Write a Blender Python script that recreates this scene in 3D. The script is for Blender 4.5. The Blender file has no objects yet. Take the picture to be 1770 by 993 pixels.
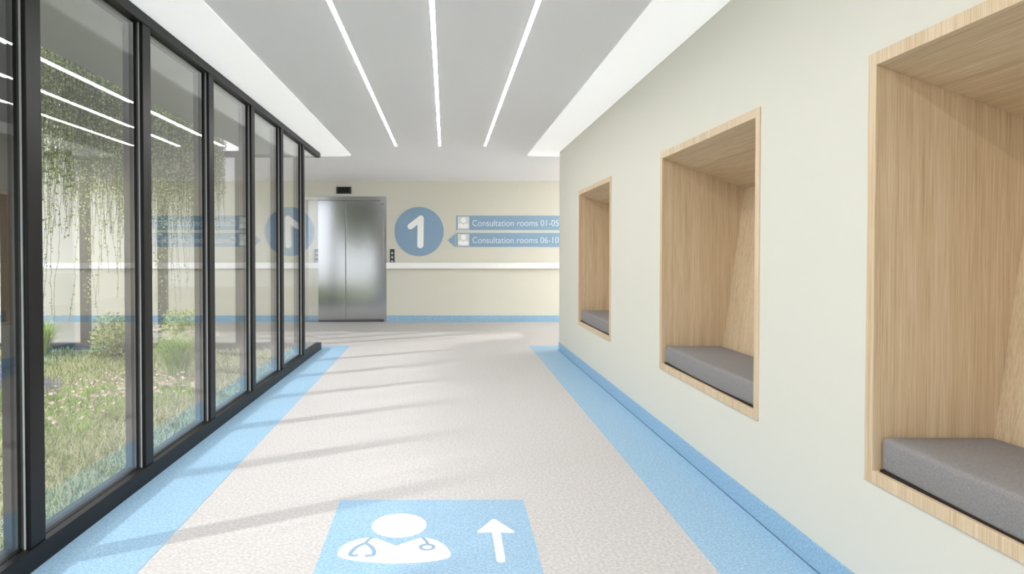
import bpy, bmesh, math, random
from mathutils import Vector, Matrix
random.seed(7)
S = bpy.context.scene
C = S.collection
PI = math.pi

# ------------------------------------------------------------------ materials
def srgb(r, g, b):
    f = lambda c: (c/255/12.92) if c/255 <= .04045 else ((c/255+.055)/1.055)**2.4
    return (f(r), f(g), f(b), 1)

def newmat(name):
    m = bpy.data.materials.new(name); m.use_nodes = True
    nt = m.node_tree
    return m, nt, nt.nodes['Principled BSDF']

def N(nt, t, **kw):
    n = nt.nodes.new(t)
    for k, v in kw.items():
        if k in n.inputs: n.inputs[k].default_value = v
        else: setattr(n, k, v)
    return n

def plain(name, col, rough=.6, metal=0., spec=.3):
    m, nt, b = newmat(name)
    b.inputs['Base Color'].default_value = col
    b.inputs['Roughness'].default_value = rough
    b.inputs['Metallic'].default_value = metal
    b.inputs['Specular IOR Level'].default_value = spec
    return m

def speckled(name, ca, cb, scale, rough=.6, spec=.25, bump=.0):
    m, nt, b = newmat(name)
    tc = N(nt, 'ShaderNodeTexCoord')
    n1 = N(nt, 'ShaderNodeTexNoise', Scale=scale, Detail=3.0)
    r = N(nt, 'ShaderNodeValToRGB')
    r.color_ramp.elements[0].position = .36; r.color_ramp.elements[0].color = ca
    r.color_ramp.elements[1].position = .64; r.color_ramp.elements[1].color = cb
    nt.links.new(tc.outputs['Object'], n1.inputs['Vector'])
    nt.links.new(n1.outputs['Fac'], r.inputs['Fac'])
    nt.links.new(r.outputs['Color'], b.inputs['Base Color'])
    b.inputs['Roughness'].default_value = rough
    b.inputs['Specular IOR Level'].default_value = spec
    if bump:
        bm_ = N(nt, 'ShaderNodeBump', Strength=bump, Distance=.002)
        nt.links.new(n1.outputs['Fac'], bm_.inputs['Height'])
        nt.links.new(bm_.outputs['Normal'], b.inputs['Normal'])
    return m

def wood(name, scale):
    m, nt, b = newmat(name)
    tc = N(nt, 'ShaderNodeTexCoord')
    mp = N(nt, 'ShaderNodeMapping'); mp.inputs['Scale'].default_value = scale
    n1 = N(nt, 'ShaderNodeTexNoise', Scale=1.0, Detail=5.0, Roughness=.65)
    mp2 = N(nt, 'ShaderNodeMapping'); mp2.inputs['Scale'].default_value = tuple(s*.12 for s in scale)
    n2 = N(nt, 'ShaderNodeTexNoise', Scale=1.0, Detail=3.0)
    mx = N(nt, 'ShaderNodeMath', operation='MULTIPLY_ADD')
    mx.inputs[1].default_value = .45
    r = N(nt, 'ShaderNodeValToRGB')
    e = r.color_ramp.elements
    e[0].position = .50; e[0].color = srgb(184, 160, 127)
    e[1].position = .92; e[1].color = srgb(222, 203, 176)
    k = e.new(.70); k.color = srgb(207, 184, 151)
    L = nt.links.new
    L(tc.outputs['Object'], mp.inputs['Vector']); L(mp.outputs['Vector'], n1.inputs['Vector'])
    L(tc.outputs['Object'], mp2.inputs['Vector']); L(mp2.outputs['Vector'], n2.inputs['Vector'])
    L(n2.outputs['Fac'], mx.inputs[0]); L(n1.outputs['Fac'], mx.inputs[2])
    L(mx.outputs['Value'], r.inputs['Fac']); L(r.outputs['Color'], b.inputs['Base Color'])
    b.inputs['Roughness'].default_value = .5; b.inputs['Specular IOR Level'].default_value = .25
    return m

def fabric(name):
    m, nt, b = newmat(name)
    tc = N(nt, 'ShaderNodeTexCoord'); L = nt.links.new
    outs = []
    for sc in ((900, 160, 900), (160, 900, 160)):
        mp = N(nt, 'ShaderNodeMapping'); mp.inputs['Scale'].default_value = sc
        n = N(nt, 'ShaderNodeTexNoise', Scale=1.0, Detail=2.0)
        L(tc.outputs['Object'], mp.inputs['Vector']); L(mp.outputs['Vector'], n.inputs['Vector'])
        outs.append(n.outputs['Fac'])
    a = N(nt, 'ShaderNodeMath', operation='ADD'); L(outs[0], a.inputs[0]); L(outs[1], a.inputs[1])
    r = N(nt, 'ShaderNodeValToRGB')
    r.color_ramp.elements[0].position = .75; r.color_ramp.elements[0].color = srgb(124, 121, 122)
    r.color_ramp.elements[1].position = 1.25 if False else 1.0; r.color_ramp.elements[1].color = srgb(146, 143, 143)
    h = N(nt, 'ShaderNodeMath', operation='MULTIPLY'); h.inputs[1].default_value = .9
    L(a.outputs[0], h.inputs[0]); L(h.outputs[0], r.inputs['Fac']); L(r.outputs['Color'], b.inputs['Base Color'])
    bp = N(nt, 'ShaderNodeBump', Strength=.25, Distance=.002)
    L(a.outputs[0], bp.inputs['Height']); L(bp.outputs['Normal'], b.inputs['Normal'])
    b.inputs['Roughness'].default_value = .95; b.inputs['Specular IOR Level'].default_value = .1
    return m

def glass_mat():
    m = bpy.data.materials.new('clear_glass'); m.use_nodes = True
    nt = m.node_tree; nt.nodes.clear(); L = nt.links.new
    out = N(nt, 'ShaderNodeOutputMaterial')
    tr = N(nt, 'ShaderNodeBsdfTransparent'); tr.inputs['Color'].default_value = (.992, .995, .993, 1)
    gl = N(nt, 'ShaderNodeBsdfGlossy'); gl.inputs['Roughness'].default_value = 0.0; gl.inputs['Color'].default_value = (1, 1, 1, 1)
    lw = N(nt, 'ShaderNodeLayerWeight', Blend=.5)
    p = N(nt, 'ShaderNodeMath', operation='POWER'); p.inputs[1].default_value = 3.8
    ma = N(nt, 'ShaderNodeMath', operation='MULTIPLY_ADD'); ma.inputs[1].default_value = .94; ma.inputs[2].default_value = .04
    mx = N(nt, 'ShaderNodeMixShader')
    L(lw.outputs['Facing'], p.inputs[0]); L(p.outputs[0], ma.inputs[0]); L(ma.outputs[0], mx.inputs['Fac'])
    L(tr.outputs[0], mx.inputs[1]); L(gl.outputs[0], mx.inputs[2]); L(mx.outputs[0], out.inputs['Surface'])
    return m

def leafmat(name, cols, trans=.35, rough=.5):
    m, nt, b = newmat(name); L = nt.links.new
    g = N(nt, 'ShaderNodeNewGeometry')
    r = N(nt, 'ShaderNodeValToRGB')
    e = r.color_ramp.elements
    e[0].position = 0; e[0].color = cols[0]; e[1].position = 1; e[1].color = cols[-1]
    for i, c in enumerate(cols[1:-1]):
        k = e.new((i+1)/(len(cols)-1)); k.color = c
    L(g.outputs['Random Per Island'], r.inputs['Fac']); L(r.outputs['Color'], b.inputs['Base Color'])
    b.inputs['Roughness'].default_value = rough; b.inputs['Specular IOR Level'].default_value = .3
    t = N(nt, 'ShaderNodeBsdfTranslucent'); L(r.outputs['Color'], t.inputs['Color'])
    mx = N(nt, 'ShaderNodeMixShader'); mx.inputs['Fac'].default_value = trans
    L(b.outputs[0], mx.inputs[1]); L(t.outputs[0], mx.inputs[2])
    L(mx.outputs[0], nt.nodes['Material Output'].inputs['Surface'])
    return m

def emit(name, col, st):
    m = bpy.data.materials.new(name); m.use_nodes = True
    nt = m.node_tree; nt.nodes.clear()
    e = N(nt, 'ShaderNodeEmission', Color=col, Strength=st); o = N(nt, 'ShaderNodeOutputMaterial')
    nt.links.new(e.outputs[0], o.inputs['Surface'])
    return m

def steel(name):
    m, nt, b = newmat(name); L = nt.links.new
    tc = N(nt, 'ShaderNodeTexCoord'); mp = N(nt, 'ShaderNodeMapping'); mp.inputs['Scale'].default_value = (250, 1, 3)
    n = N(nt, 'ShaderNodeTexNoise', Scale=1.0, Detail=3.0)
    L(tc.outputs['Object'], mp.inputs['Vector']); L(mp.outputs['Vector'], n.inputs['Vector'])
    mr = N(nt, 'ShaderNodeMapRange'); mr.inputs['To Min'].default_value = .13; mr.inputs['To Max'].default_value = .19
    L(n.outputs['Fac'], mr.inputs['Value']); L(mr.outputs[0], b.inputs['Roughness'])
    b.inputs['Base Color'].default_value = (.50, .50, .51, 1); b.inputs['Metallic'].default_value = 1
    return m

M = dict(
    wall=plain('cream_paint', srgb(216, 214, 203), .75, spec=.15),
    ceiling=plain('grey_ceiling_paint', srgb(240, 239, 241), .8, spec=.1),
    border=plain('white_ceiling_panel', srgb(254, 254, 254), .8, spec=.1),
    floor=speckled('speckled_grey_vinyl', srgb(180, 177, 176), srgb(203, 200, 199), 70, .5, .3),
    blue=speckled('speckled_blue_vinyl', srgb(132, 169, 197), srgb(160, 193, 218), 90, .5, .3),
    white=plain('white_gloss', srgb(250, 250, 250), .4),
    print_=plain('white_print', srgb(252, 252, 252), .6, spec=.1),
    signblue=plain('sign_blue', srgb(138, 166, 192), .6, spec=.2),
    signgrey=plain('sign_pale_grey', srgb(214, 219, 218), .6, spec=.2),
    lettering=plain('pale_lettering', srgb(222, 231, 238), .6, spec=.1),
    wood=wood('pale_oak_vertical', (230, 230, 3.5)),
    woodh=wood('pale_oak_lengthwise', (230, 3.5, 230)),
    fabric=fabric('grey_woven_fabric'),
    gap=plain('painted_gap_shade', srgb(40, 32, 28), .8),
    black=plain('black_anodised_aluminium', srgb(17, 17, 18), .42, .0, .22),
    glint_seal=plain('pale_grey_glint_seal', srgb(150, 152, 154), .4),  # tone of the painted glass-edge highlight, also of the lift door seal
    glass=glass_mat(),
    steel=steel('brushed_steel'),
    steeldark=plain('dark_steel', srgb(90, 92, 96), .35, 1.),
    panelblack=plain('black_plastic', srgb(14, 13, 13), .3),
    panelgrey=plain('dark_grey_plate', srgb(72, 72, 76), .4, .3),
    button=plain('pale_button', srgb(186, 188, 192), .35),
    lamp=emit('led_light', (1, .99, .985, 1), 36),
    lobby_fill=emit('lobby_fill_light', (1, .99, .985, 1), 112),
    alu=plain('lamp_housing', srgb(220, 220, 220), .5),
    soffit=plain('grey_render', srgb(176, 176, 174), .9, spec=.05),
    soil=speckled('garden_soil', srgb(96, 92, 66), srgb(128, 126, 84), 25, .95, .0),
    grass=leafmat('grass_blades', [srgb(88, 110, 52), srgb(142, 158, 88), srgb(172, 182, 118), srgb(204, 204, 156), srgb(222, 220, 190)], .4, .6),
    vine=leafmat('vine_leaves', [srgb(78, 98, 44), srgb(112, 134, 66), srgb(146, 166, 90), srgb(188, 202, 130), srgb(232, 236, 196)], .6),
    stem=plain('brown_stem', srgb(74, 66, 48), .9, spec=.05),
    shrubleaf=leafmat('shrub_leaves', [srgb(82, 104, 52), srgb(122, 140, 70), srgb(168, 178, 100), srgb(214, 214, 150)], .35),
    paleleaf=leafmat('bright_shrub_leaves', [srgb(104, 130, 54), srgb(150, 170, 76), srgb(196, 204, 120), srgb(232, 230, 176)], .4),
    fountain=leafmat('long_grass_blades', [srgb(108, 150, 52), srgb(146, 184, 72), srgb(182, 208, 104), srgb(212, 224, 146)], .4),
    plume=leafmat('feathery_plumes', [srgb(206, 196, 186), srgb(226, 214, 208), srgb(240, 232, 226)], .3),
    pink=leafmat('pink_petals', [srgb(196, 130, 150), srgb(222, 164, 178), srgb(238, 202, 206), srgb(248, 236, 232)], .3),
    lavender=leafmat('lavender_spikes', [srgb(104, 92, 150), srgb(138, 124, 182), srgb(176, 164, 208)], .3),
    hedge=plain('garden_wall_render', srgb(214, 212, 200), .8),
)

# ------------------------------------------------------------------ mesh helpers
bn = M['border'].node_tree.nodes['Principled BSDF']       # faint even glow added to the white border panels
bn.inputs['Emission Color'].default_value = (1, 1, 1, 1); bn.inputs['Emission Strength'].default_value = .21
class MB:
    def __init__(s): s.v = []; s.f = []; s.mi = []
    def add(s, vs, fs, mi=0):
        b = len(s.v); s.v += [tuple(v) for v in vs]
        s.f += [tuple(b+i for i in f) for f in fs]; s.mi += [mi]*len(fs)
    def box(s, x0, x1, y0, y1, z0, z1, mi=0):
        vs = [(x, y, z) for z in (z0, z1) for y in (y0, y1) for x in (x0, x1)]
        s.add(vs, [(0,2,3,1),(4,5,7,6),(0,1,5,4),(2,6,7,3),(0,4,6,2),(1,3,7,5)], mi); return s
    def prism(s, pts, axis, a, b, mi=0):
        """extrude a 2D outline between a and b along an axis (0: pts are y,z; 1: x,z; 2: x,y)"""
        def mk(p, c):
            return (c, p[0], p[1]) if axis == 0 else (p[0], c, p[1]) if axis == 1 else (p[0], p[1], c)
        n = len(pts)
        vs = [mk(p, a) for p in pts] + [mk(p, b) for p in pts]
        s.add(vs, [tuple(range(n))[::-1], tuple(range(n, 2*n))] + [(i, (i+1) % n, n+(i+1) % n, n+i) for i in range(n)], mi)
        return s
    def tube(s, path, r0, r1=None, n=6, mi=0):
        r1 = r0 if r1 is None else r1
        rings = []; b = len(s.v); P = [Vector(p) for p in path]
        for i, p in enumerate(P):
            d = (P[min(i+1, len(P)-1)] - P[max(i-1, 0)]).normalized()
            u = d.orthogonal().normalized(); w = d.cross(u)
            r = r0 + (r1-r0)*i/max(1, len(P)-1)
            for k in range(n):
                s.v.append(tuple(p + u*r*math.cos(2*PI*k/n) + w*r*math.sin(2*PI*k/n)))
        for i in range(len(P)-1):
            for k in range(n):
                s.f.append((b+i*n+k, b+i*n+(k+1) % n, b+(i+1)*n+(k+1) % n, b+(i+1)*n+k)); s.mi.append(mi)
        s.f.append(tuple(b+k for k in range(n))[::-1]); s.mi.append(mi)
        s.f.append(tuple(b+(len(P)-1)*n+k for k in range(n))); s.mi.append(mi)
        return s
    def leaf(s, p, d, side, L, w, mi=0):
        p = Vector(p); m = p + d*L*.5
        s.add([p, m+side*w*.5, p+d*L, m-side*w*.5], [(0, 1, 2, 3)], mi)
    def build(s, name, mats, parent=None, bevel=0, seg=2, smooth=False, fixn=True):
        off = Vector(parent.location) if parent else Vector()
        if parent and parent.parent: off = off + Vector(parent.parent.location)
        me = bpy.data.meshes.new(name)
        me.from_pydata([tuple(Vector(v)-off) for v in s.v], [], s.f)
        if not isinstance(mats, (list, tuple)): mats = [mats]
        for m in mats: me.materials.append(m)
        if len(mats) > 1: me.polygons.foreach_set('material_index', s.mi)
        if fixn and len(s.f) < 20000:
            bm = bmesh.new(); bm.from_mesh(me); bmesh.ops.recalc_face_normals(bm, faces=bm.faces); bm.to_mesh(me); bm.free()
        if smooth: me.polygons.foreach_set('use_smooth', [True]*len(me.polygons))
        me.update()
        o = bpy.data.objects.new(name, me); C.objects.link(o)
        if parent: o.parent = parent
        if bevel:
            md = o.modifiers.new('bevel', 'BEVEL'); md.width = bevel; md.segments = seg; md.limit_method = 'ANGLE'
        return o

def box(*a): return MB().box(*a)

def tag(o, label=None, cat=None, group=None, kind=None):
    if label: o['label'] = label
    if cat: o['category'] = cat
    if group: o['group'] = group
    if kind: o['kind'] = kind
    return o

def empty(name, loc=(0, 0, 0), **kw):
    o = bpy.data.objects.new(name, None); C.objects.link(o); o.location = loc; o.empty_display_size = .1
    return tag(o, **kw)

def struct(o, label, cat):
    return tag(o, label, cat, kind='structure')

def copy_thing(root, loc, rz=0, scale=1, label=None):
    r = root.copy(); C.objects.link(r); r.location = loc; r.rotation_euler = (0, 0, rz); r.scale = (scale,)*3
    if label: r['label'] = label
    for ch in list(root.children):
        c = ch.copy(); C.objects.link(c); c.parent = r
        for g in ch.children:
            d = g.copy(); C.objects.link(d); d.parent = c
    return r

# ------------------------------------------------------------------ measurements
CEIL = 2.555
XR = 1.462            # corridor face of the right wall
YR = 8.69             # end of the right wall
XG = -1.628           # corridor face of the glazing
YG = 8.787            # end of the glazing
YB = 12.29            # far wall of the lift lobby
YN = -5.0             # corridor behind the camera
HX0, HX1 = -12.4, 7.4  # lobby extent

# ------------------------------------------------------------------ setting
struct(MB().prism([(XG-.12, YN-.2), (XR+.9, YN-.2), (XR+.9, YR), (HX1, YR), (HX1, YB+.5), (HX0, YB+.5), (HX0, YG-.12), (XG-.12, YG-.12)], 2, -.12, 0).build('floor', M['floor']),
       'speckled pale grey vinyl floor of the corridor and lift lobby', 'floor')
struct(MB().prism([(XG-.12, YN-.2), (XR+.9, YN-.2), (XR+.9, YR), (HX1, YR), (HX1, YB+.6), (HX0, YB+.6), (HX0, YG-.14), (XG-.12, YG-.14)], 2, CEIL, CEIL+.25).build('ceiling', M['ceiling']),
       'pale grey plaster ceiling carrying three light lines', 'ceiling')

def rounded(pts, k, r):           # round off corner k of an outline
    p, a, b = Vector(pts[k]), Vector(pts[k-1]), Vector(pts[(k+1) % len(pts)])
    da, db = (a-p).normalized()*r, (b-p).normalized()*r
    arc = []
    for i in range(9):
        t = i/8; arc.append(tuple((p+da)*(1-t)**2 + p*2*t*(1-t) + (p+db)*t*t))
    return pts[:k] + arc + pts[k+1:]

YE = 9.08
Lc = [(HX0, YG-.01), (XG-.02, YG-.01), (XG-.02, YN), (-1.25, YN), (-1.25, YE), (HX0, YE)]
Rc = [(XR, YN), (XR, YR), (HX1, YR), (HX1, YE), (1.085, YE), (1.04, YN)]
struct(MB().prism(rounded(Lc, 4, .13), 2, CEIL-.008, CEIL+.002).build('trim_1', M['border']), 'white ceiling border panel, given a faint added glow, above the glass wall with rounded corner', 'ceiling border')
struct(MB().prism(rounded(Rc, 4, .13), 2, CEIL-.008, CEIL+.002).build('trim_2', M['border']), 'white ceiling border panel, given a faint added glow, above the niche wall with rounded corner', 'ceiling border')
Lf = [(HX0, YG-.03), (XG-.02, YG-.03), (XG-.02, YN), (-1.205, YN), (-1.205, 2.6), (-1.285, 9.1), (HX0, 9.1)]
Rf = [(XR+.01, YN), (XR+.01, YR+.01), (HX1, YR+.01), (HX1, 9.1), (1.13, 9.1), (1.07, 2.6), (1.07, YN)]
struct(MB().prism(Lf, 2, -.01, .0015).build('trim_3', M['blue']), 'blue speckled vinyl floor border along the glass wall', 'floor border')
struct(MB().prism(Rf, 2, -.01, .0015).build('trim_4', M['blue']), 'blue speckled vinyl floor border along the niche wall', 'floor border')

# right wall with openings for the niches
NZ0, NZ1 = .465, 1.93
NICHES = [(.89, 2.34), (3.148, 4.60), (6.00, 7.40)]
w = MB(); T = .62
w.box(XR, XR+T, YN, YR, 0, NZ0); w.box(XR, XR+T, YN, YR, NZ1, CEIL+.01)
ys = [YN] + [q for a, b in NICHES for q in (a, b)] + [YR]
for i in range(0, len(ys), 2): w.box(XR, XR+T, ys[i], ys[i+1], NZ0, NZ1)
struct(w.build('wall_right', M['wall']), 'cream painted wall with three recessed seating niches', 'wall')
struct(box(XR+T, HX1, YR-.15, YR, 0, CEIL+.01).build('wall_lobby_near', M['wall']), 'cream lobby wall round the corner from the niches', 'wall')
struct(box(HX1, HX1+.15, YR-.15, YB+.6, 0, CEIL+.01).build('wall_lobby_right', M['wall']), 'cream end wall of the lift lobby', 'wall')
struct(box(HX0-.15, HX0, YG-.14, YB+.6, 0, CEIL+.01).build('wall_lobby_left', M['wall']), 'cream end wall of the lobby beyond the garden', 'wall')
struct(box(XG-.12, XR+.9, YN-.2, YN, 0, CEIL+.01).build('wall_near', M['wall']), 'cream wall closing the corridor at the near end', 'wall')
# far wall with lift opening
EX0, EX1, EZ = -2.582, -1.071, 2.277
w = MB(); w.box(HX0, EX0, YB, YB+.6, 0, CEIL+.01); w.box(EX1, HX1, YB, YB+.6, 0, CEIL+.01); w.box(EX0, EX1, YB, YB+.6, EZ, CEIL+.01)
w.box(EX0, EX1, YB+.45, YB+.6, 0, EZ)
struct(w.build('wall_far', M['wall']), 'cream painted far wall of the lobby around the lift', 'wall')
# skirtings
struct(box(XR-.006, XR, YN, YR+.006, 0, .106).build('baseboard_right', M['blue'], bevel=.002), 'blue vinyl skirting along the foot of the niche wall', 'skirting')
struct(box(EX1, HX1, YB-.008, YB, 0, .118).build('baseboard_far', M['blue'], bevel=.002), 'blue vinyl skirting on the far wall right of the lift', 'skirting')
struct(box(HX0, EX0, YB-.008, YB, 0, .118).build('baseboard_far_left', M['blue'], bevel=.002), 'blue vinyl skirting on the far wall left of the lift', 'skirting')

struct(box(XR-.012, XR-.005, YN, YR+.01, 0, .004).build('trim_5', plain('seam_shadow_blue', srgb(96, 124, 148), .6)), 'thin dark strip drawn as the shadow line where the blue floor meets the skirting', 'seam')  # darker blue strip stands in for the shadow in the floor joint
# ------------------------------------------------------------------ glazing
def glazing():
    r = empty('window_1', (XG, YG, 0)); struct(r, 'black framed floor to ceiling glass wall along the corridor', 'glass wall')
    box(XG-.11, XG+.012, YN, YG+.01, 0, .088).build('sill', M['black'], r, bevel=.003)
    box(XG-.11, XG+.008, YN, YG+.01, 2.487, CEIL-.008).build('top_rail', M['black'], r, bevel=.003)
    k = 1; cs = [YG]
    while YG-k*1.0175 > YN: cs.append(YG-k*1.0175); k += 1
    for c in cs[1:]:
        box(XG-.105, XG+.004, c-.05, c+.05, .088, 2.487).build('mullion', M['black'], r, bevel=.003)
    cs.append(YN)
    for i in range(len(cs)-1):
        hi, lo = cs[i]-(.05 if i else 0), cs[i+1]+.05
        box(XG-.034, XG-.022, lo, hi, .088, 2.487).build('glass_pane', M['glass'], r)
        for a, b in ((lo, lo+.002), (hi-.004, hi)):
            if i == 0 and b == hi: continue
            box(XG-.021, XG-.014, a, b, .088, 2.487).build('glint_seal', M['glint_seal'], r)  # pale strip drawn as the highlight along the pane edge
    # wall closing the lobby side of the garden
    r2 = empty('window_2', (XG, YG, 0)); struct(r2, 'black framed glass wall between the garden and the lobby', 'glass wall')
    x1 = XG-.11
    box(HX0, x1, YG-.11, YG+.0, 0, .088).build('sill', M['black'], r2, bevel=.003)
    box(HX0, x1, YG-.11, YG+.0, 2.487, CEIL-.008).build('top_rail', M['black'], r2, bevel=.003)
    xs = [x1] + [-2.65-i for i in range(9)] + [HX0]
    for c in xs[1:-1]:
        box(c-.052, c+.052, YG-.09, YG-.005, .088, 2.487).build('mullion', M['black'], r2, bevel=.003)
    for i in range(len(xs)-1):
        hi, lo = xs[i]-(.052 if i else 0), xs[i+1]+.052
        box(lo, hi, YG-.034, YG-.022, .088, 2.487).build('glass_pane', M['glass'], r2)
glazing()

# ------------------------------------------------------------------ ceiling light lines
for x, lab in ((-.60, 'thin white LED light line in the ceiling nearest the glass wall'),
               (-.07, 'thin white LED light line in the middle of the ceiling'),
               (.48, 'thin white LED light line in the ceiling nearest the niche wall')):
    r = empty('ceiling_light', (x, 8.25, CEIL-.01), label=lab, cat='ceiling light', group='LED light lines in the ceiling')
    box(x-.0145, x+.0145, YN+.3, 8.252, CEIL-.0028, CEIL+.02).build('housing', M['alu'], r)
    box(x-.0125, x+.0125, YN+.3, 8.25, CEIL-.0035, CEIL-.002).build('diffuser', M['lamp'], r)

# added fill strips, out of view in both lobby arms, to brighten the lobby
for x0, x1, lab in ((3.9, 7.0, 'added unseen fill light strip in the lobby ceiling round the right hand corner'),
                    (-12.0, -9.4, 'added unseen fill light strip in the lobby ceiling far beyond the garden')):
    for y in (9.6, 10.3, 11.0):
        r = empty('ceiling_light', (x0, y, CEIL-.01), label=lab, cat='ceiling light', group='added lobby fill lights '+('right' if x0 > 0 else 'left'))
        box(x0, x1, y-.0165, y+.0165, CEIL-.014, CEIL+.01).build('diffuser', M['lobby_fill'], r)
# ------------------------------------------------------------------ seating niches
def niche(y0, y1, label):
    f = .043; X0 = XR-.006; XB = XR+.6
    r = empty('seating_niche', (XR, (y0+y1)/2, NZ0), label=label, cat='seating niche', group='oak lined seating niches in the cream wall')
    zt, zb = NZ1-f, NZ0+f
    def side(a, b):     # mitred side board
        return MB().prism([(X0, NZ0), (X0, NZ1), (XB, NZ1), (XB, NZ0)], 1, a, b)
    side(y1-f, y1).build('side_panel', M['wood'], r, bevel=.0015)
    side(y0, y0+f).build('side_panel', M['wood'], r, bevel=.0015)
    MB().prism([(X0, zt), (X0, NZ1), (XB, NZ1), (XB, zt-.218)], 1, y0+f, y1-f).build('top_panel', M['woodh'], r, bevel=.0015)
    MB().prism([(X0, NZ0), (X0, zb), (XB, zb), (XB, NZ0)], 1, y0+f, y1-f).build('seat_panel', M['wood'], r, bevel=.0015)
    MB().prism([(1.856, zb), (2.008, zt-.2), (XB, zt-.21), (XB, zb)], 1, y0+f, y1-f).build('back_panel', M['wood'], r, bevel=.0015)
    box(X0-.0008, X0+.004, y0+f-.002, y1-f+.002, zt-.0, zt+f).build('top_edge', M['wood'], r)
    return r
def cushion(y0, y1, label):
    f = .043; g = .012; zb = NZ0+f
    r = empty('seat_cushion', (XR, (y0+y1)/2, zb), label=label, cat='cushion', group='grey seat cushions in the niches')
    x0, h = XR+.004, .118
    a, b = y0+f+g, y1-f-g
    # gently domed pad with soft edges
    bm = bmesh.new(); nx, ny = 12, 24; z0 = zb+.004
    def pt(i, j, top):
        u, v = i/nx, j/ny
        z = h*(.965+.05*math.sin(PI*min(1, max(0, u)))**.5*math.sin(PI*v)**.4) if top else 0
        back = 1.856+ (z+.004)*.132 - .012
        bow = .012*math.sin(PI*v)
        xx = x0 + .012 - bow + u*(back-(x0+.012-bow))
        return (xx-XR, a+(b-a)*v-(y0+y1)/2, z0+z-zb)
    tv = [[bm.verts.new(pt(i, j, 1)) for j in range(ny+1)] for i in range(nx+1)]
    bv = [[bm.verts.new(pt(i, j, 0)) for j in range(ny+1)] for i in range(nx+1)]
    for i in range(nx):
        for j in range(ny):
            bm.faces.new((tv[i][j], tv[i+1][j], tv[i+1][j+1], tv[i][j+1])); bm.faces.new((bv[i][j+1], bv[i+1][j+1], bv[i+1][j], bv[i][j]))
    for i in range(nx):
        bm.faces.new((bv[i][0], bv[i+1][0], tv[i+1][0], tv[i][0])); bm.faces.new((bv[i+1][ny], bv[i][ny], tv[i][ny], tv[i+1][ny]))
    for j in range(ny):
        bm.faces.new((bv[0][j+1], bv[0][j], tv[0][j], tv[0][j+1])); bm.faces.new((bv[nx][j], bv[nx][j+1], tv[nx][j+1], tv[nx][j]))
    bmesh.ops.recalc_face_normals(bm, faces=bm.faces)
    me = bpy.data.meshes.new('pad'); bm.to_mesh(me); bm.free(); me.materials.append(M['fabric'])
    me.polygons.foreach_set('use_smooth', [True]*len(me.polygons))
    o = bpy.data.objects.new('pad', me); C.objects.link(o); o.parent = r
    md = o.modifiers.new('bevel', 'BEVEL'); md.width = .016; md.segments = 3; md.limit_method = 'ANGLE'; md.angle_limit = math.radians(50)
    # dark strip standing in for the shade in the gap under the pad
    box(x0+.006, 1.84, a+.004, b-.004, zb+.0005, zb+.008).build('gap_shade_strip', M['gap'], r)
    return r
n2 = niche(*NICHES[1], 'oak lined seating niche in the middle of the cream wall, between two others')
c2 = cushion(*NICHES[1], 'grey fabric seat cushion inside the middle wall niche')
for k, lab, lab2 in ((0, 'largest looking oak seating niche, cut off at the right edge of the photo', 'grey fabric seat cushion in the nearest niche, cut off at the right edge'),
                     (2, 'small looking oak seating niche farthest along the cream wall near the lobby', 'grey fabric seat cushion inside the farthest wall niche')):
    yc = sum(NICHES[k])/2
    copy_thing(n2, (XR, yc, NZ0), 0, 1, lab); copy_thing(c2, (XR, yc, NZ0+.043), 0, 1, lab2)

# ------------------------------------------------------------------ lift
r = empty('elevator', ((EX0+EX1)/2, YB+.1, 0), label='brushed steel two leaf lift doors in the far wall', cat='elevator')
f = .05; mid = -1.826; yd = YB+.10
for a, b in ((EX0, EX0+f), (EX1-f, EX1)): box(a, b, YB-.012, YB+.2, 0, EZ).build('jamb', M['steel'], r, bevel=.003)
box(EX0+f, EX1-f, YB-.012, YB+.2, EZ-.062, EZ).build('header', M['steel'], r, bevel=.003)
for a, b in ((EX0+f, mid-.006), (mid+.006, EX1-f)):
    d = box(a, b, yd, yd+.035, .03, EZ-.062).build('door', M['steel'], r, bevel=.004)
box(mid-.006, mid+.006, yd+.006, yd+.03, .03, EZ-.062).build('seal', M['glint_seal'], r)
box(EX0+f, EX1-f, YB-.005, yd+.05, 0.0, .03).build('threshold', M['steeldark'], r, bevel=.002)
box(EX1-.11, EX1-.052, YB+.0, YB+.05, EZ-.13, EZ-.062).build('sensor_box', M['steel'], r, bevel=.002)

r = empty('floor_indicator', (-1.84, YB, 2.389), label='small black floor indicator display above the lift doors', cat='display')
box(-1.975, -1.705, YB-.03, YB, 2.327, 2.451).build('casing', M['panelgrey'], r, bevel=.004)
box(-1.95, -1.73, YB-.034, YB-.028, 2.339, 2.439).build('screen', M['panelblack'], r, bevel=.002)

r = empty('call_panel', (-.966, YB, 1.19), label='narrow dark lift call panel with round buttons right of the lift', cat='call panel')
pl = box(-1.008, -.924, YB-.016, YB, 1.06, 1.323).build('plate', M['panelgrey'], r, bevel=.003)
for z in (1.25, 1.175):
    MB().prism([(-.966+.021*math.cos(t*PI/10), z+.021*math.sin(t*PI/10)) for t in range(20)], 1, YB-.022, YB-.014).build('button', M['button'], pl)
box(-.99, -.945, YB-.02, YB-.014, 1.08, 1.12).build('key_switch', M['button'], pl, bevel=.002)

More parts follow.
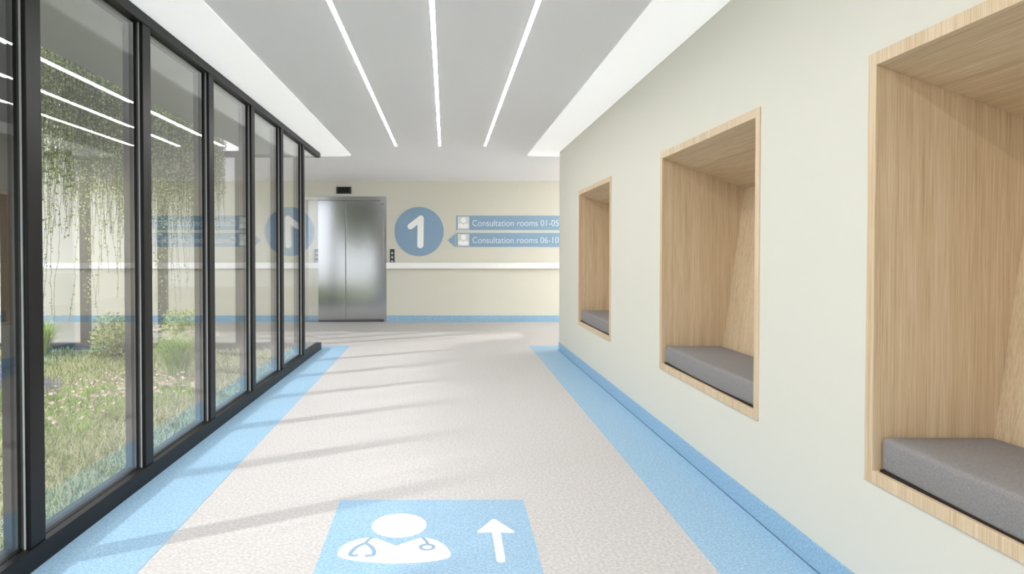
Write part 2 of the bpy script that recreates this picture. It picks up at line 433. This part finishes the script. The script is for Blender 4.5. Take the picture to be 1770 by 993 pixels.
# handrails
def rail(x0, x1, label, ends):
    r = empty('handrail', ((x0+x1)/2, YB, 1.02), label=label, cat='handrail')
    box(x0, x1, YB-.075, YB-.035, .972, 1.078).build('rail', M['white'], r, bevel=.006)
    n = max(2, int((x1-x0)/1.2))
    for i in range(n):
        x = x0+.15+(x1-x0-.3)*i/(n-1)
        box(x-.02, x+.02, YB-.037, YB, 1.0, 1.05).build('bracket', M['white'], r)
rail(EX1-.0, HX1, 'white handrail on the far wall right of the lift', 0)
rail(HX0, EX0, 'white handrail on the far wall left of the lift, seen through the garden glass', 0)

# ------------------------------------------------------------------ wall signs
def capsule(mb, p, q, rad, y0, y1, n=12):
    p, q = Vector((p[0], p[1])), Vector((q[0], q[1])); a = math.atan2(q.y-p.y, q.x-p.x)
    pts = [(q.x+rad*math.cos(a-PI/2+PI*i/n), q.y+rad*math.sin(a-PI/2+PI*i/n)) for i in range(n+1)]
    pts += [(p.x+rad*math.cos(a+PI/2+PI*i/n), p.y+rad*math.sin(a+PI/2+PI*i/n)) for i in range(n+1)]
    mb.prism(pts, 1, y0, y1)
cx, cz = -.478, 1.642
r = empty('floor_number_sign', (cx, YB, cz), label='round blue wall sign with a white number 1', cat='sign')
MB().prism([(cx+.446*math.cos(2*PI*i/72), cz+.446*math.sin(2*PI*i/72)) for i in range(72)], 1, YB-.010, YB).build('disc', M['signblue'], r)
mb = MB()
capsule(mb, (cx-.158, cz+.092), (cx+.032, cz+.236), .053, YB-.0135, YB-.009)
capsule(mb, (cx+.030, cz+.236), (cx+.022, cz-.248), .056, YB-.0140, YB-.009)
mb.build('numeral', M['print_'], r)

BODY = [(-0.444, 2.77), (-0.448, 2.81), (-0.443, 2.852), (-0.424, 2.887), (-0.397, 2.916), (-0.368, 2.935), (-0.334, 2.944), (-0.302, 2.938), (-0.212, 2.863), (-0.123, 2.935), (-0.098, 2.946), (-0.066, 2.935), (-0.034, 2.912), (-0.006, 2.873), (0.012, 2.831), (0.021, 2.79), (0.021, 2.767), (0.009, 2.747), (-0.026, 2.728), (-0.073, 2.714), (-0.131, 2.705), (-0.2, 2.701), (-0.27, 2.705), (-0.329, 2.715), (-0.383, 2.73), (-0.424, 2.75)]
def smooth_outline(pts, sharp=(), n=4):
    out = []; k = len(pts)
    for i in range(k):
        p0, p1, p2, p3 = (Vector(pts[(i+d) % k]) for d in (-1, 0, 1, 2))
        if i in sharp: p0 = p1
        if (i+1) % k in sharp: p3 = p2
        for j in range(n):
            t = j/n
            q = .5*((2*p1)+(p2-p0)*t+(2*p0-5*p1+4*p2-p3)*t*t+(3*p1-p0-3*p2+p3)*t**3)
            out.append((q.x, q.y))
    return out
BODYS = smooth_outline(BODY, (7, 8, 9))
def flat_line(mb, path, wd, a, b, axis=2):
    P = [Vector(p) for p in path]; L_, R_ = [], []
    for i, p in enumerate(P):
        d = (P[min(i+1, len(P)-1)]-P[max(i-1, 0)]).normalized(); n = Vector((-d.y, d.x))*wd/2
        L_.append(tuple(p+n)); R_.append(tuple(p-n))
    for i in range(len(P)-1):
        mb.prism([L_[i], L_[i+1], R_[i+1], R_[i]], axis, a, b)
def catmull(path, n=6):
    out = []
    for i in range(len(path)-1):
        p0, p1, p2, p3 = Vector(path[max(i-1, 0)]), Vector(path[i]), Vector(path[i+1]), Vector(path[min(i+2, len(path)-1)])
        for j in range(n):
            t = j/n
            q = .5*((2*p1)+(p2-p0)*t+(2*p0-5*p1+4*p2-p3)*t*t+(3*p1-p0-3*p2+p3)*t**3); out.append((q.x, q.y))
    out.append(tuple(path[-1])); return out

def text(body, x0, x1, zb, cap, y, parent):
    cu = bpy.data.curves.new('lettering', 'FONT'); cu.body = body; cu.size = 1; cu.extrude = .0
    cu.materials.append(M['lettering'])
    o = bpy.data.objects.new('lettering', cu); C.objects.link(o)
    bpy.context.view_layer.update()
    bb = [Vector(c) for c in o.bound_box]; wd = max(b.x for b in bb)-min(b.x for b in bb); mn = min(b.x for b in bb)
    sx = (x1-x0)/wd; sz = cap/.70
    dg = bpy.context.evaluated_depsgraph_get()
    me = bpy.data.meshes.new_from_object(o.evaluated_get(dg))
    bpy.data.objects.remove(o)
    bm = bmesh.new(); bm.from_mesh(me)
    ex = bmesh.ops.extrude_face_region(bm, geom=list(bm.faces))
    for v in [g for g in ex['geom'] if isinstance(g, bmesh.types.BMVert)]: v.co.z += .003
    bmesh.ops.recalc_face_normals(bm, faces=bm.faces)
    for v in bm.verts:
        x, z, d = v.co
        v.co = Vector((x0+(x-mn)*sx, y-d, zb+z*sz)) - Vector(parent.location)
    bmesh.ops.recalc_face_normals(bm, faces=bm.faces)
    # one mesh per word: cut where the gap between characters is wide
    spans = sorted((min(q.co.x for q in f_.verts), max(q.co.x for q in f_.verts)) for f_ in bm.faces); cuts = [-1e9]; end = spans[0][1]
    for a_, b_ in spans:
        if a_-end > .028: cuts.append((a_+end)/2)
        end = max(end, b_)
    cuts.append(1e9)
    for lo, hi in zip(cuts, cuts[1:]):
        b2 = bm.copy(); bmesh.ops.delete(b2, geom=[q for q in b2.verts if not lo < q.co.x < hi], context='VERTS')
        m2 = bpy.data.meshes.new('lettering'); b2.to_mesh(m2); b2.free(); m2.materials.append(M['lettering'])
        o = bpy.data.objects.new('lettering', m2); C.objects.link(o); o.parent = parent
    bm.free(); bpy.data.meshes.remove(me)

def room_sign(z0, z1, txt, label):
    x0, x1 = .199, 2.085
    r = empty('room_sign', (x0, YB, z0), label=label, cat='sign', group='consultation room signs on the far wall')
    mb = MB(); b = .012
    box(x0-.015, x1+.01, YB-.004, YB, z0-.015, z1+.015).build('rim', M['signgrey'], r)
    box(x0, x1, YB-.010, YB, z0, z1).build('board', M['signblue'], r, bevel=.001)
    i0, i1 = x0+.022, x0+.232
    ipan = box(i0, i1, YB-.012, YB-.008, z0+.012, z1-.016).build('icon_panel', M['signgrey'], r)
    s = .40; mx, mz = (i0+i1)/2, (z0+z1)/2-.002
    tr = lambda p: (mx+(p[0]+.212)*s, mz+(p[1]-2.955)*s*.92)
    ic = MB()
    ic.prism([tr(p) for p in BODYS], 1, YB-.0145, YB-.011)
    ib = ic.build('doctor_body', M['print_'], ipan); ic = MB()
    ic.prism([tr((-.212+.125*math.cos(2*PI*i/32), 3.083+.137*math.sin(2*PI*i/32))) for i in range(32)], 1, YB-.0145, YB-.011)
    ic.build('doctor_head', M['print_'], ipan)
    st = MB()
    flat_line(st, [tr(p) for p in catmull([(-.315, 2.944), (-.335, 2.93), (-.343, 2.887), (-.376, 2.852), (-.394, 2.79)])], .007, YB-.0155, YB-.014, 1)
    st.build('stethoscope_tube', M['signgrey'], ipan); st = MB()
    flat_line(st, [tr(p) for p in catmull([(-.101, 2.944), (-.081, 2.902), (-.077, 2.85), (-.06, 2.82)])], .009, YB-.0155, YB-.014, 1)
    st.build('chest_piece', M['signgrey'], ipan)
    text(txt, .487, 2.052, (z0+z1)/2-.058, .112, YB-.0095, r)
    return r
room_sign(1.669, 1.931, 'Consultation rooms 01-05', 'upper blue wall sign reading Consultation rooms 01-05')
room_sign(1.365, 1.617, 'Consultation rooms 06-10', 'lower blue wall sign reading Consultation rooms 06-10')
o = MB().prism([(.043, 1.481), (.186, 1.602), (.186, 1.356)], 1, YB-.010, YB).build('direction_arrow', M['signblue'], bevel=.001)
tag(o, 'blue triangular arrow pointing left beside the lower room sign', 'arrow')

# ------------------------------------------------------------------ floor pictogram
r = empty('floor_sign', (-.07, 2.94, 0), label='blue square floor marking with a white doctor figure and arrow', cat='floor sign')
MB().prism([(-.533, 3.403), (.395, 3.403), (.383, 2.613), (.380, 2.48), (-.513, 2.48), (-.516, 2.613)], 2, .0, .0015).build('panel', M['blue'], r)
z0, z1 = .0012, .0022
MB().prism(BODYS, 2, z0, z1).build('doctor_body', M['print_'], r)
MB().prism([(-.212+.125*math.cos(2*PI*i/48), 3.083+.136*math.sin(2*PI*i/48)) for i in range(48)], 2, z0, z1).build('doctor_head', M['print_'], r)
st = MB(); a, b = .0020, .0029
flat_line(st, catmull([(-.315, 2.948), (-.333, 2.928), (-.344, 2.885)]), .014, a, b)
flat_line(st, catmull([(-.344, 2.89), (-.376, 2.852), (-.392, 2.805), (-.393, 2.776), (-.379, 2.768), (-.360, 2.771)]), .018, a, b+.0001)
flat_line(st, catmull([(-.344, 2.89), (-.315, 2.852), (-.299, 2.81), (-.298, 2.776), (-.311, 2.768), (-.332, 2.768)]), .018, a, b+.0002)
st.build('stethoscope_tube', M['signblue'], r); st = MB()
flat_line(st, catmull([(-.101, 2.948), (-.081, 2.902), (-.077, 2.878)]), .014, a, b)
flat_line(st, [(-.078+.028*math.cos(2*PI*i/28), 2.849+.026*math.sin(2*PI*i/28)) for i in range(29)], .015, a, b+.0001)
st.build('chest_piece', M['signblue'], r)
AH = [(.227, 3.153), (.31, 3.01), (.301, 2.999), (.246, 3.002), (.244, 2.737), (.241, 2.718), (.232, 2.709), (.214, 2.709), (.208, 2.72), (.209, 3.002), (.147, 2.999), (.143, 3.012)]
AH = [(.233, 3.150)] + AH[1:] + [(.220, 3.150)]
MB().prism(AH, 2, z0, z1).build('arrow', M['print_'], r)

# ------------------------------------------------------------------ garden
GX0, GX1, GY0, GY1 = -9.4, XG-.112, YN, YG-.112
struct(box(GX0-3, GX1, GY0-3, GY1, -.14, -.012).build('ground', M['soil']), 'bare soil of the courtyard garden', 'ground')
struct(box(-2.46, XG-.115, YN-.2, YG-.115, CEIL-.045, CEIL+.25).build('ceiling_soffit', M['soffit']), 'grey soffit over the garden edge above the vines', 'soffit')
struct(box(GX0-.2, GX0, GY0, GY1, -.012, .75).build('wall_garden', M['hedge']), 'low rendered wall on the far side of the garden', 'wall')

def rnd(a, b): return random.uniform(a, b)
# lawn
g = MB()
def blade(mb, x, y, z, h, w, lean, mi=0):
    a = rnd(0, 2*PI); c, s = math.cos(a), math.sin(a); b = rnd(0, 2*PI); lx, ly = math.cos(b)*lean*h, math.sin(b)*lean*h
    n = len(mb.v); wx, wy = c*w/2, s*w/2
    mb.v += [(x-wx, y-wy, z), (x+wx, y+wy, z), (x+lx*.4+wx*.7, y+ly*.4+wy*.7, z+h*.6), (x+lx*.4-wx*.7, y+ly*.4-wy*.7, z+h*.6), (x+lx, y+ly, z+h*(1-.25*lean))]
    mb.f += [(n, n+1, n+2, n+3), (n+3, n+2, n+4)]; mb.mi += [mi, mi]
cnt = 0
while cnt < 125000:
    y = rnd(-.8, GY1); x = rnd(-7.2, GX1)
    near = max(.3, 1.15-y/9)*min(1, max(.35, 1.55+x*.17))
    if random.random() > near: continue
    cnt += 1
    tuft = math.sin(x*7+1.3*math.sin(y*3))*math.sin(y*6.1+x*2)
    h = rnd(.03, .075)*(1+.45*max(0, tuft))
    blade(g, x, y, -.013, h, rnd(.004, .009)*(1+y*.07), rnd(.2, 1.1))
tag(g.build('lawn', M['grass'], fixn=False), 'sunlit green lawn of fine blades behind the glass wall', 'grass', kind='stuff')

# hanging vines along the edge of the soffit
v = MB()
def strand(x, y, z, L, dens, size):
    pts = []; px, py = x, y; n = max(4, int(L/.05)); ph = rnd(0, 6)
    for i in range(n+1):
        t = i/n
        ph += rnd(-.7, .7); px += rnd(-.007, .007); py += .009*math.sin(ph)+rnd(-.007, .007)
        pts.append((px, py, z-L*t))
    # thin three sided stem
    b = len(v.v); r = .0012
    for i, p in enumerate(pts):
        for k in range(3):
            v.v.append((p[0]+r*math.cos(2.1*k), p[1]+r*math.sin(2.1*k), p[2]))
    for i in range(n):
        for k in range(3):
            v.f.append((b+3*i+k, b+3*i+(k+1) % 3, b+3*i+3+(k+1) % 3, b+3*i+3+k)); v.mi.append(1)
    m = int(L*dens)
    for j in range(m):
        t = random.random()
        if random.random() < t*.45: continue
        q = t*n; i = min(n-1, int(q)); fr_ = q-i
        p = [pts[i][c]*(1-fr_)+pts[i+1][c]*fr_ for c in range(3)]
        d = Vector((rnd(-1, 1), rnd(-1, 1), rnd(-1.1, .3))).normalized(); sd = d.orthogonal().normalized()
        sd = Matrix.Rotation(rnd(0, PI), 3, d) @ sd
        s = size*rnd(.7, 1.4)
        v.leaf(p, d, sd, s, s*.62)
for i in range(2700):       # dense fringe
    y = rnd(-.6, 7.75)
    xv = rnd(-2.80, -2.475); strand(xv, y, CEIL-.04+(-2.46-xv)*.95+rnd(-.02, .01), rnd(.42, .92)*(1.1 if y < 7 else .9), 90, .022)
for i in range(860):       # medium
    y = rnd(-.6, 7.7)
    strand(rnd(-2.86, -2.48), y, CEIL-.04, rnd(.6, 1.15), 60, .018)
clusters = [3.9, 4.25, 4.55, 4.85, 5.3, 5.9, 6.2, 6.5, 7.1, 3.3, 2.8, 4.1, 5.6, 2.2, 1.5, .6]
for i in range(150):        # long trailing strands in loose bunches
    y = random.choice(clusters)+random.gauss(0, .11)
    strand(rnd(-2.84, -2.5), y, CEIL-.04, rnd(1.1, 1.95), 62, .016)
tag(v.build('hanging_vines', [M['vine'], M['stem']], fixn=False), 'curtain of trailing green vines hanging from the soffit outside the glass', 'vines', kind='stuff')

def shrub(loc, rx, h, n, leaf, mat, label, blobs):
    r = empty('shrub', (0, 0, 0), label=label, cat='shrub')
    st = MB()
    lf = MB()
    for k in range(blobs):
        a = rnd(0, 2*PI); rr = rx*.62*math.sqrt(random.random()); bx, by = rr*math.cos(a), rr*math.sin(a)
        bz = h*rnd(.3, .8)*(1-.35*(rr/rx)); br = rx*rnd(.30, .46)
        st.tube([(bx*.1, by*.1, 0), (bx*.5, by*.5, bz*.5), (bx, by, bz)], .007, .003, 5)
        for j in range(n//blobs):
            d = Vector((random.gauss(0, 1), random.gauss(0, 1), random.gauss(0, 1))).normalized()
            p = Vector((bx, by, bz)) + d*br*rnd(.55, 1.08)
            p.z = max(.015, min(p.z, h))
            dd = (d+Vector((rnd(-1, 1), rnd(-1, 1), rnd(-.6, 1)))).normalized(); sd = Matrix.Rotation(rnd(0, PI), 3, dd) @ dd.orthogonal().normalized()
            L_ = leaf*rnd(.7, 1.3); lf.leaf(p, dd, sd, L_, L_*.5)
    st.build('stems', M['stem'], r); lf.build('foliage', mat, r, fixn=False)
    r.location = loc
    return r
shrub((-3.98, 8.2, -.012), .42, .58, 3000, .05, M['shrubleaf'], 'bushy green shrub at the back of the lawn, left of the pale one', 9)
shrub((-3.25, 8.1, -.012), .42, .62, 3400, .04, M['paleleaf'], 'pale yellow-green shrub behind the feathery grass at the back of the garden', 9)

def longgrass(loc, R_, h, n, label, plumes, name='ornamental_grass'):
    r = empty(name, (0, 0, 0), label=label, cat='ornamental grass')
    b = MB()
    def arc(mb, a, reach, hh, wd, x0, y0, seg=6):
        c, s = math.cos(a), math.sin(a); prev = len(mb.v)
        for i in range(seg+1):
            t = i/seg; rr = reach*t**1.5; z = hh*(math.sin(t*PI*.62)/math.sin(PI*.5))
            w_ = wd*(1-t)**.6/2+.0004
            mb.v += [(x0+c*rr-s*w_, y0+s*rr+c*w_, z), (x0+c*rr+s*w_, y0+s*rr-c*w_, z)]
        for i in range(seg):
            k = prev+2*i; mb.f.append((k, k+1, k+3, k+2)); mb.mi.append(0)
        return (x0+c*reach, y0+s*reach, hh*math.sin(PI*.62)), (c, s)
    for i in range(n):
        arc(b, rnd(0, 2*PI), R_*rnd(.3, 1.0), h*rnd(.55, 1.0), rnd(.006, .011), rnd(-.07, .07), rnd(-.07, .07))
    b.build('blades', M['fountain'], r, fixn=False)
    if plumes:
        p = MB(); s_ = MB()
        for i in range(plumes):
            a = rnd(0, 2*PI); re = R_*rnd(.35, .95); hh = h*rnd(1.0, 1.25)
            (x, y, z), (c, s) = arc(s_, a, re, hh, .003, rnd(-.05, .05), rnd(-.05, .05))
            for j in range(46):
                t = rnd(-.085, .03); q = Vector((x+c*t, y+s*t, z-.02*t/.08))
                d = Vector((c*.8+rnd(-.7, .7), s*.8+rnd(-.7, .7), rnd(-.5, .7))).normalized(); sd = d.orthogonal().normalized()
                p.leaf(q, d, sd, rnd(.018, .036), .003)
        s_.build('stalks', M['fountain'], r, fixn=False); p.build('plumes', M['plume'], r, fixn=False)
    r.location = loc
    return r
longgrass((-4.93, 8.25, -.012), .36, .42, 420, 'bright green arching grass clump at the far left of the lawn', 10)
longgrass((-2.68, 6.75, -.012), .46, .44, 700, 'bright green grass clump with feathery pale plumes before the pale shrub', 60)

def flowering(n, spread, name, petalmat, cat, group):
    r = empty(name, (0, 0, 0), cat=cat, group=group)
    b = MB(); fl = MB(); ct = MB()
    for i in range(70):
        x, y = random.gauss(0, spread*.5), random.gauss(0, spread*.5)
        blade(b, x, y, 0, rnd(.05, .11), rnd(.008, .014), rnd(.3, .9))
    pos = []
    for i in range(n):
        x, y, z = random.gauss(0, spread*.55), random.gauss(0, spread*.55), rnd(.09, .19)
        b.tube([(x*.7, y*.7, 0), (x, y, z)], .0015, .001, 3); pos.append((x, y, z))
    b.build('foliage', M['fountain'], r, fixn=False)
    for x, y, z in pos:                 # each blossom a part of its own
        fl = MB(); nrm = Vector((rnd(-.6, .9), rnd(-.9, .3), 1)).normalized(); u = nrm.orthogonal().normalized()
        for k in range(5):
            d = Matrix.Rotation(2*PI*k/5, 3, nrm) @ u; d = (d+nrm*.25).normalized()
            fl.leaf((x, y, z), d, nrm.cross(d).normalized(), rnd(.015, .021), .013)
        fl.build('blossom', petalmat, r, fixn=False)
    return r
fp = flowering(17, .17, 'flowering_plant', M['pink'], 'flowering plant', 'pink flowering plants on the lawn')
fp['label'] = 'low plant with pale pink blossoms in the flower patch on the lawn'
spots = [(-3.05, 6.1), (-2.72, 6.2), (-2.55, 5.9), (-2.9, 5.8), (-3.12, 5.6), (-2.7, 5.55), (-2.98, 5.3), (-2.75, 5.05), (-2.95, 4.85), (-2.6, 4.75), (-2.42, 5.7), (-2.8, 4.5), (-2.45, 6.1), (-2.3, 5.9), (-3.2, 5.9), (-2.85, 6.0), (-3.15, 5.1), (-3.05, 4.65), (-2.6, 5.25), (-2.4, 5.45)]
fp.location = (spots[0][0], spots[0][1], -.012)
for x, y in spots[1:]:
    copy_thing(fp, (x, y, -.012), rnd(0, 6), rnd(.85, 1.15))
def lavender(label):
    r = empty('lavender_plant', (0, 0, 0), label=label, cat='lavender', group='purple lavender plants by the near glass')
    b = MB(); fl = MB()
    for i in range(80): blade(b, random.gauss(0, .05), random.gauss(0, .05), 0, rnd(.08, .2), .006, rnd(.2, .7))
    for i in range(34):
        a = rnd(0, 2*PI); re = rnd(.02, .13); h = rnd(.22, .40); x, y = math.cos(a)*re, math.sin(a)*re
        b.tube([(x*.3, y*.3, 0), (x*.7, y*.7, h*.6), (x, y, h)], .0018, .001, 3)
        for j in range(26):
            t = rnd(-.11, .02); d = Vector((rnd(-1, 1), rnd(-1, 1), rnd(0, .8))).normalized()
            fl.leaf((x, y, h+t), d, d.orthogonal().normalized(), .016, .009)
    b.build('foliage', M['fountain'], r, fixn=False); fl.build('flower_spikes', M['lavender'], r, fixn=False)
    return r
lv = lavender('tall lavender with purple spikes at the left edge, behind the first pane'); lv.location = (-3.62, 5.42, -.012)
copy_thing(lv, (-3.5, 5.15, -.012), 1.3, .9)
copy_thing(lv, (-3.28, 5.62, -.012), 2.6, .6, 'small lavender just right of the widest black mullion')

# ------------------------------------------------------------------ light
sun = bpy.data.lights.new('sun', 'SUN'); sun.energy = 1.9; sun.angle = .012; sun.color = (1, .97, .93)
so = bpy.data.objects.new('sun', sun); C.objects.link(so)
el, az = math.radians(31), math.radians(30)
d = Vector((math.cos(el)*math.cos(az), math.cos(el)*math.sin(az), -math.sin(el)))
so.rotation_euler = d.to_track_quat('-Z', 'Y').to_euler()
wd = bpy.data.worlds.new('World'); S.world = wd; wd.use_nodes = True
nt = wd.node_tree; bg = nt.nodes['Background']
bg.inputs['Color'].default_value = (.90, .95, 1.0, 1); bg.inputs['Strength'].default_value = 1.6

# ------------------------------------------------------------------ camera
cam = bpy.data.cameras.new('camera'); co = bpy.data.objects.new('camera', cam); C.objects.link(co)
cam.sensor_width = 36; cam.lens = 36*1170/1770; cam.shift_x = 115/1770; cam.shift_y = -37.5/1770; cam.clip_start = .05
co.location = (0, 0, 1.25); co.rotation_euler = (PI/2-math.atan(.018), 0, 0)
S.camera = co
S.view_settings.view_transform = 'Standard'; S.view_settings.look = 'None'; S.view_settings.gamma = 1; S.view_settings.exposure = .67
S.view_settings.use_curve_mapping = False
S.cycles.max_bounces = 20; S.cycles.diffuse_bounces = 10; S.cycles.glossy_bounces = 8; S.cycles.transparent_max_bounces = 24
